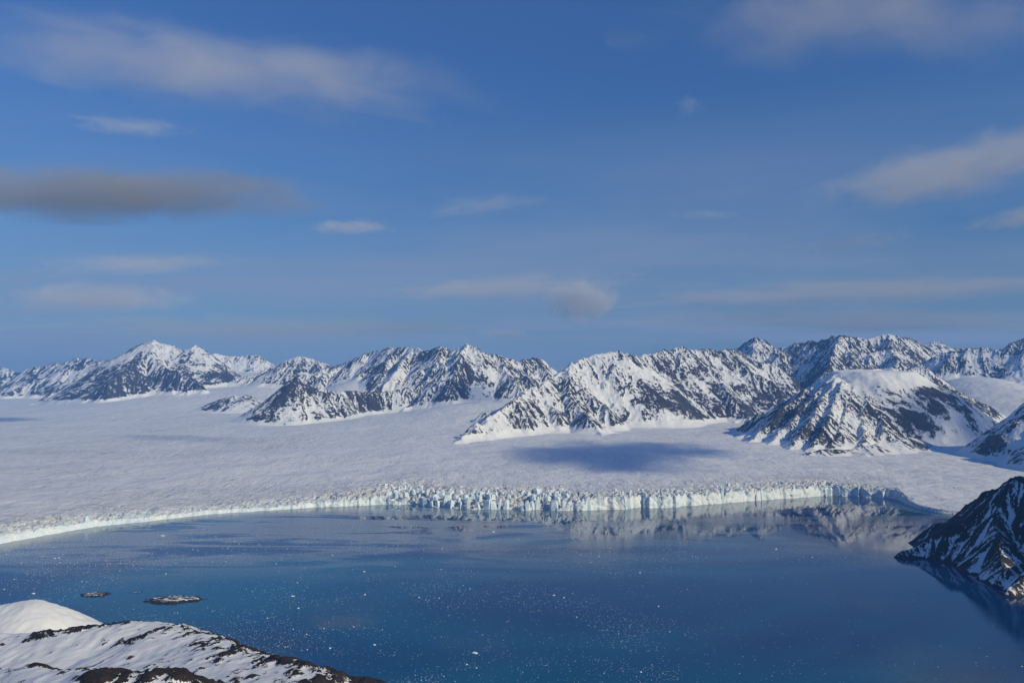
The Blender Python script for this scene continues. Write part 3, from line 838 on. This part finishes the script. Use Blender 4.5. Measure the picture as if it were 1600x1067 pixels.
# ------------------------------------------------------------------ drifting ice
def floe_material():
    t = NT('drift_ice')
    n = t.noise(0.3, 3, 0.6)
    t.link(t.mix(t.rng(n, 0.4, 0.65), (0.85, 0.88, 0.90), (0.62, 0.76, 0.82)), t.b.inputs['Base Color'])
    t.b.inputs['Roughness'].default_value = 0.5
    return t.m
M_FLO = floe_material()
def floe_arrays(k):
    rr = np.random.RandomState(800 + k); n = rr.randint(5, 8)
    ang = (np.arange(n) + rr.uniform(-0.3, 0.3, n)) / n * 2 * np.pi
    rad = rr.uniform(0.6, 1.0, n); V = []; F = []
    for z, s in ((-0.3, 0.95), (0.25, 1.0), (rr.uniform(0.5, 0.9), 0.55)):
        for i in range(n):
            V.append((s * rad[i] * math.cos(ang[i]) / 2 + rr.uniform(-.05, .05), s * rad[i] * math.sin(ang[i]) / 2 + rr.uniform(-.05, .05), z * rr.uniform(0.7, 1.3)))
    V.append((rr.uniform(-.1, .1), rr.uniform(-.1, .1), rr.uniform(0.5, 1.1)))
    for l in range(2):
        for i in range(n):
            j = (i + 1) % n
            F.append((l * n + i, l * n + j, (l + 1) * n + j)); F.append((l * n + i, (l + 1) * n + j, (l + 1) * n + i))
    for i in range(n): F.append((2 * n + i, 2 * n + (i + 1) % n, 3 * n))
    return np.array(V), np.array(F)
FL = [floe_arrays(k) for k in range(10)]
FM = []
for V, F in FL:
    me = bpy.data.meshes.new('ice_floe'); me.from_pydata(V.tolist(), [], F.tolist()); me.materials.append(M_FLO); FM.append(me)

def on_water(x, y):
    a = x / y
    if y > front_y(a) - 45: return False
    px = a * F_PX + 800; py = 629 + F_PX * H_CAM / y
    if px > 1400 and 850 < py < 915 and py > 858 - 0.0 and px > 1400 + (915 - py) * 0: return False
    if py > 935 and px < 640 and py > np.interp(px, [-50, 0, 60, 160, 250, 300, 380, 440, 490, 640], [940, 938, 932, 968, 970, 980, 1008, 1025, 1046, 1060]): return False
    return True
big = [(52, 927, 10, 2.0, 'small white bergy bit just beyond the snowy knoll at left'),
       (458, 931, 12, 2.2, 'flat white floe right of the rocky islets'),
       (742, 1020, 13, 2.4, 'pale floe on the open water near the bottom centre'),
       (466, 950, 7, 1.8, 'small floe below the flat white floe near the islets'),
       (570, 929, 6, 2.0, 'lone white growler in the middle of the left water'),
       (569, 893, 7, 1.8, 'white growler further out in the left water'),
       (1213, 858, 8, 2.5, 'white floe in the reflection of the right mountains'),
       (1424, 829, 8, 2.0, 'white floe on the pale water beyond the headland tip'),
       (254, 837, 20, 3.5, 'long white floe in the slush off the left ice front'),
       (771, 831, 12, 3.0, 'white floe below the middle of the ice front'),
       (865, 930, 7, 2.0, 'white floe in the middle of the fjord'),
       (585, 1007, 8, 1.6, 'white floe off the right end of the foreground hill')]
for px, py, w, h, lab in big:
    c = W(px, py)
    o = bpy.data.objects.new('ice_floe', FM[rs.randint(10)]); COL.objects.link(o)
    o.location = (c[0], c[1], 0); o.scale = (w, w * 0.7, h); o.rotation_euler = (0, 0, rs.uniform(-0.5, 0.5))
    tag(o, lab, 'ice floe', 'larger drifting ice floes')
pts = []
rw = np.random.RandomState(91)
tries = 0
while len(pts) < 15000 and tries < 260000:
    tries += 1
    px, py = rw.uniform(-80, 1680), 800 + 275 * rw.rand() ** 1.0
    dens = 0.16 + 0.9 * float(sstep(0.0, 0.45, pnoise(px / 260 + 3, py / 60, 902) + 0.5 * pnoise(px / 90, py / 22, 903)))
    dens *= 0.25 + 0.75 * float(sstep(1500, 1250, px))
    if py > 880: dens *= float(sstep(1320, 900, px)) * 0.8 + 0.12
    dens *= np.interp(py, [800, 860, 900, 960, 1070], [1.6, 1.5, 0.5, 0.4, 0.4])
    if py < 890: dens *= 0.45 + 0.55 * float(sstep(900, 300, px))
    if rw.rand() > dens: continue
    c = W(px, py)
    if not on_water(c[0], c[1]): continue
    s = 0.75 + 0.35 * rw.pareto(2.8)
    pts.append((c[0], c[1], min(s, 4.0), rw.rand() * 6.28))
pts.sort(key=lambda p: -p[2] / p[1])
for x, y, s, rz in pts[:280]:
    o = bpy.data.objects.new('ice_floe', FM[rw.randint(10)]); COL.objects.link(o)
    o.location = (x, y, 0); o.scale = (s * 1.25, s, 0.32 * s); o.rotation_euler = (0, 0, rz)
    fpx = x / y * F_PX + 800; fpy = 629 + F_PX * H_CAM / y
    where = ('off the left ice front' if fpx < 600 else 'below the middle of the ice front' if fpx < 1000 else 'below the right end of the ice front') if fpy < 880 else \
            ('by the rocky islets and the foreground hill' if fpx < 480 else 'on the open water right of the foreground hill' if fpx < 760 else 'on the near open water at bottom centre' if fpx < 1100 else 'on the dark near water towards the headland')
    tag(o, 'small white ice floe drifting ' + where, 'ice floe', 'small ice floes ' + where)
VV, FF, n0 = [], [], 0
for x, y, s, rz in pts[280:]:
    V, F = FL[rw.randint(10)]
    c_, s_ = math.cos(rz), math.sin(rz)
    v = V * np.array((s * 1.2, s, 0.32 * s))
    VV.append(np.stack([v[:, 0] * c_ - v[:, 1] * s_ + x, v[:, 0] * s_ + v[:, 1] * c_ + y, v[:, 2]], -1)); FF.append(F + n0); n0 += len(V)
o = mesh_fast('brash_ice', np.concatenate(VV), np.concatenate(FF), M_FLO, smooth=False)
tag(o, 'countless tiny bits of brash ice scattered over the fjord', 'brash ice', None, 'stuff')

# ------------------------------------------------------------------ clouds
def cloud_material(name, dens, seed, hard, detail=6, tone=0.9, amp=2.2):
    m = bpy.data.materials.new(name); m.use_nodes = True
    n, l = m.node_tree.nodes, m.node_tree.links; n.clear()
    out = n.new('ShaderNodeOutputMaterial'); vol = n.new('ShaderNodeVolumePrincipled')
    vol.inputs['Color'].default_value = (tone, tone * 0.95, tone * 0.90, 1); vol.inputs['Anisotropy'].default_value = -0.25
    tc = n.new('ShaderNodeTexCoord')
    ln = n.new('ShaderNodeVectorMath'); ln.operation = 'LENGTH'; l.new(tc.outputs['Object'], ln.inputs[0])
    mp = n.new('ShaderNodeMapping'); mp.inputs['Scale'].default_value = (3.4, 1.6, 1.5); mp.inputs['Location'].default_value = (seed * 3.7, seed * 1.9, seed)
    l.new(tc.outputs['Object'], mp.inputs[0])
    nz = n.new('ShaderNodeTexNoise'); nz.inputs['Scale'].default_value = 1.0; nz.inputs['Detail'].default_value = detail; nz.inputs['Roughness'].default_value = 0.55
    nz.inputs['Distortion'].default_value = 0.7
    l.new(mp.outputs[0], nz.inputs['Vector'])
    a = n.new('ShaderNodeMath'); a.operation = 'MULTIPLY_ADD'; a.inputs[1].default_value = amp; a.inputs[2].default_value = -amp / 2 + 0.70
    l.new(nz.outputs['Fac'], a.inputs[0])
    s = n.new('ShaderNodeMath'); s.operation = 'SUBTRACT'; l.new(a.outputs[0], s.inputs[0]); l.new(ln.outputs['Value'], s.inputs[1])
    r = n.new('ShaderNodeMapRange'); r.interpolation_type = 'SMOOTHSTEP'; r.inputs[1].default_value = -0.12; r.inputs[2].default_value = hard; r.inputs[3].default_value = 0; r.inputs[4].default_value = dens
    l.new(s.outputs[0], r.inputs[0]); l.new(r.outputs[0], vol.inputs['Density'])
    l.new(vol.outputs[0], out.inputs['Volume'])
    return m
def ico():
    import bmesh
    bm = bmesh.new(); bmesh.ops.create_icosphere(bm, subdivisions=3, radius=1.0)
    V = np.array([v.co[:] for v in bm.verts]); F = np.array([[v.index for v in f.verts] for f in bm.faces]); bm.free()
    return V, F
ICO_V, ICO_F = ico()
def cloud(loc, half, tau, label, seed, hard=0.55, roll=0.0, yaw=0.0, group='clouds in the sky', tone=0.9, amp=2.2):
    """half: half sizes (across, along the view, up) of the closed hull; tau: optical depth along y"""
    dens = 0.74 * tau / (half[1] * 0.9)
    m = cloud_material('cloud_vapour', dens, seed, hard, tone=tone, amp=amp)
    k = 1.0 + 0.10 * fbm(ICO_V[:, 0] * 1.7 + seed, ICO_V[:, 1] * 1.7 + ICO_V[:, 2], 2, seed)
    o = mesh_fast('cloud', ICO_V * k[:, None], ICO_F, m)
    o.location = loc; o.scale = half; o.rotation_euler = (0, roll, yaw)
    tag(o, label, 'cloud', group)
    return o
def sky_cloud(px, py, wpx, hpx, D, tau, label, seed, hard=0.55, roll=0.0, depth=0.6, tone=0.9, amp=2.0):
    c = P(px, py, D); k = D / F_PX
    cloud(tuple(c), (wpx * k * 0.5 * 1.5, wpx * k * 0.5 * depth, hpx * k * 0.5 * 1.5), tau, label, seed, hard, R(roll), tone=tone, amp=amp)
sky_cloud(335, 106, 760, 120, 16000, 0.95, 'long pale grey cloud across the upper left sky', 3, 0.7, 8, 0.35, amp=1.5)
sky_cloud(205, 197, 180, 26, 16000, 0.5, 'small thin cloud under the long upper left cloud', 5, 0.6, 3, amp=1.6)
sky_cloud(150, 304, 640, 70, 17000, 2.0, 'long dark grey cloud at the left edge', 8, 0.4, 1, 0.4, tone=0.46, amp=1.1)  # cloud in shade: the low tone puts that shade into the vapour colour
sky_cloud(1380, 22, 640, 150, 16000, 0.8, 'faint spreading cloud at the top right', 11, 0.8, -3, 0.4, amp=1.7)
sky_cloud(1520, 258, 470, 84, 17000, 1.1, 'tapering pale cloud rising to the right edge', 14, 0.5, -13, 0.4, amp=1.2)
sky_cloud(1592, 341, 150, 32, 18000, 0.7, 'short cloud below the tapering one at the right edge', 17, 0.5, -10, amp=1.4)
sky_cloud(1325, 380, 180, 30, 19000, 0.45, 'thin slanting wisp of cloud in the right middle sky', 19, 0.6, -6, amp=1.5)
sky_cloud(1078, 166, 46, 34, 16000, 0.28, 'tiny lone puff of cloud in the upper right blue', 23, 0.9)
sky_cloud(745, 321, 190, 26, 18000, 0.4, 'thin slanting wisp of cloud in the centre of the sky', 29, 0.7, -6, amp=1.5)
sky_cloud(546, 355, 130, 22, 18000, 0.7, 'small flat white cloud left of the centre wisp', 31, 0.5, amp=1.4)
sky_cloud(1105, 335, 110, 16, 18000, 0.3, 'faint short wisp right of the sky centre', 37, 0.7, amp=1.5)
sky_cloud(908, 472, 104, 56, 22000, 1.5, 'puffy white cumulus low over the middle mountains', 42, 0.3, tone=1.0, amp=1.2)
sky_cloud(205, 413, 300, 24, 21000, 0.8, 'long thin white streak of cloud in the left lower sky', 43, 0.6, -2, amp=1.4)
sky_cloud(150, 467, 270, 48, 22000, 1.0, 'wide pale flat cloud above the left mountains', 47, 0.5, amp=1.2)
sky_cloud(790, 522, 80, 14, 23500, 0.8, 'tiny flat white cloud just above the central summits', 53, 0.5, amp=1.4)
sky_cloud(1360, 455, 760, 42, 23500, 1.1, 'long pale bank of cloud above the right mountains', 59, 0.6, -2, 0.3, amp=1.5)
sky_cloud(1330, 500, 760, 36, 24500, 0.9, 'lower pale bank of cloud just above the right summits', 63, 0.6, 0, 0.3, amp=1.5)
sky_cloud(800, 448, 400, 36, 23500, 0.9, 'thin pale cloud streak left of the puffy cumulus', 61, 0.6, -3, 0.4, amp=1.5)
sky_cloud(430, 512, 760, 36, 24500, 0.9, 'low grey bank of cloud along the skyline at left', 67, 0.6, 0, 0.3, tone=0.7, amp=1.5)
# clouds beside the view whose shadows lie on the ice
def shade_cloud(px, py, D, sx, sy, tau, label, seed, alt=4600):
    p = Vector(P(px, py, D)); t = (alt - p.z) / SUN_DIR.z
    q = p + SUN_DIR * t
    dens_h = 260.0
    o = cloud(tuple(q), (sx, sy, dens_h), tau * sy * 0.9 / (dens_h * 2.2), label, seed, 0.3, group='clouds beyond the right edge')
shade_cloud(965, 708, 4450, 720, 1000, 3.2, 'cloud out of view whose shadow lies on the middle of the glacier', 71)
shade_cloud(1478, 672, 5300, 640, 820, 3.4, 'cloud out of view whose shadow lies on the snowfield at right', 73)
shade_cloud(735, 613, 7500, 420, 420, 2.4, 'cloud out of view whose shadow lies in the central snow bowl', 79)
shade_cloud(-10, 667, 7300, 420, 420, 2.0, 'cloud out of view whose shadow lies at the left edge of the ice', 83)
shade_cloud(270, 686, 5400, 500, 260, 0.7, 'thin cloud out of view whose faint shadow lies on the left ice', 89)

# ------------------------------------------------------------------ haze
def haze():
    x0, x1, y0, y1, z0, z1 = -25000, 25000, -9500, 23000, -60, 1560
    V = np.array([(x0, y0, z0), (x1, y0, z0), (x1, y1, z0), (x0, y1, z0), (x0, y0, z1), (x1, y0, z1), (x1, y1, z1), (x0, y1, z1)], float)
    Q = np.array([(0, 3, 2, 1), (4, 5, 6, 7), (0, 1, 5, 4), (1, 2, 6, 5), (2, 3, 7, 6), (3, 0, 4, 7)])
    m = bpy.data.materials.new('haze'); m.use_nodes = True
    n, l = m.node_tree.nodes, m.node_tree.links; n.clear()
    out = n.new('ShaderNodeOutputMaterial'); vol = n.new('ShaderNodeVolumePrincipled')
    vol.inputs['Color'].default_value = (0.17, 0.45, 1.0, 1)
    vol.inputs['Density'].default_value = 3.8e-5
    l.new(vol.outputs[0], out.inputs['Volume'])
    o = mesh_fast('haze', V, Q, m, smooth=False)
    tag(o, 'thin blue haze over the fjord and mountains', 'haze', None, 'stuff')
haze()
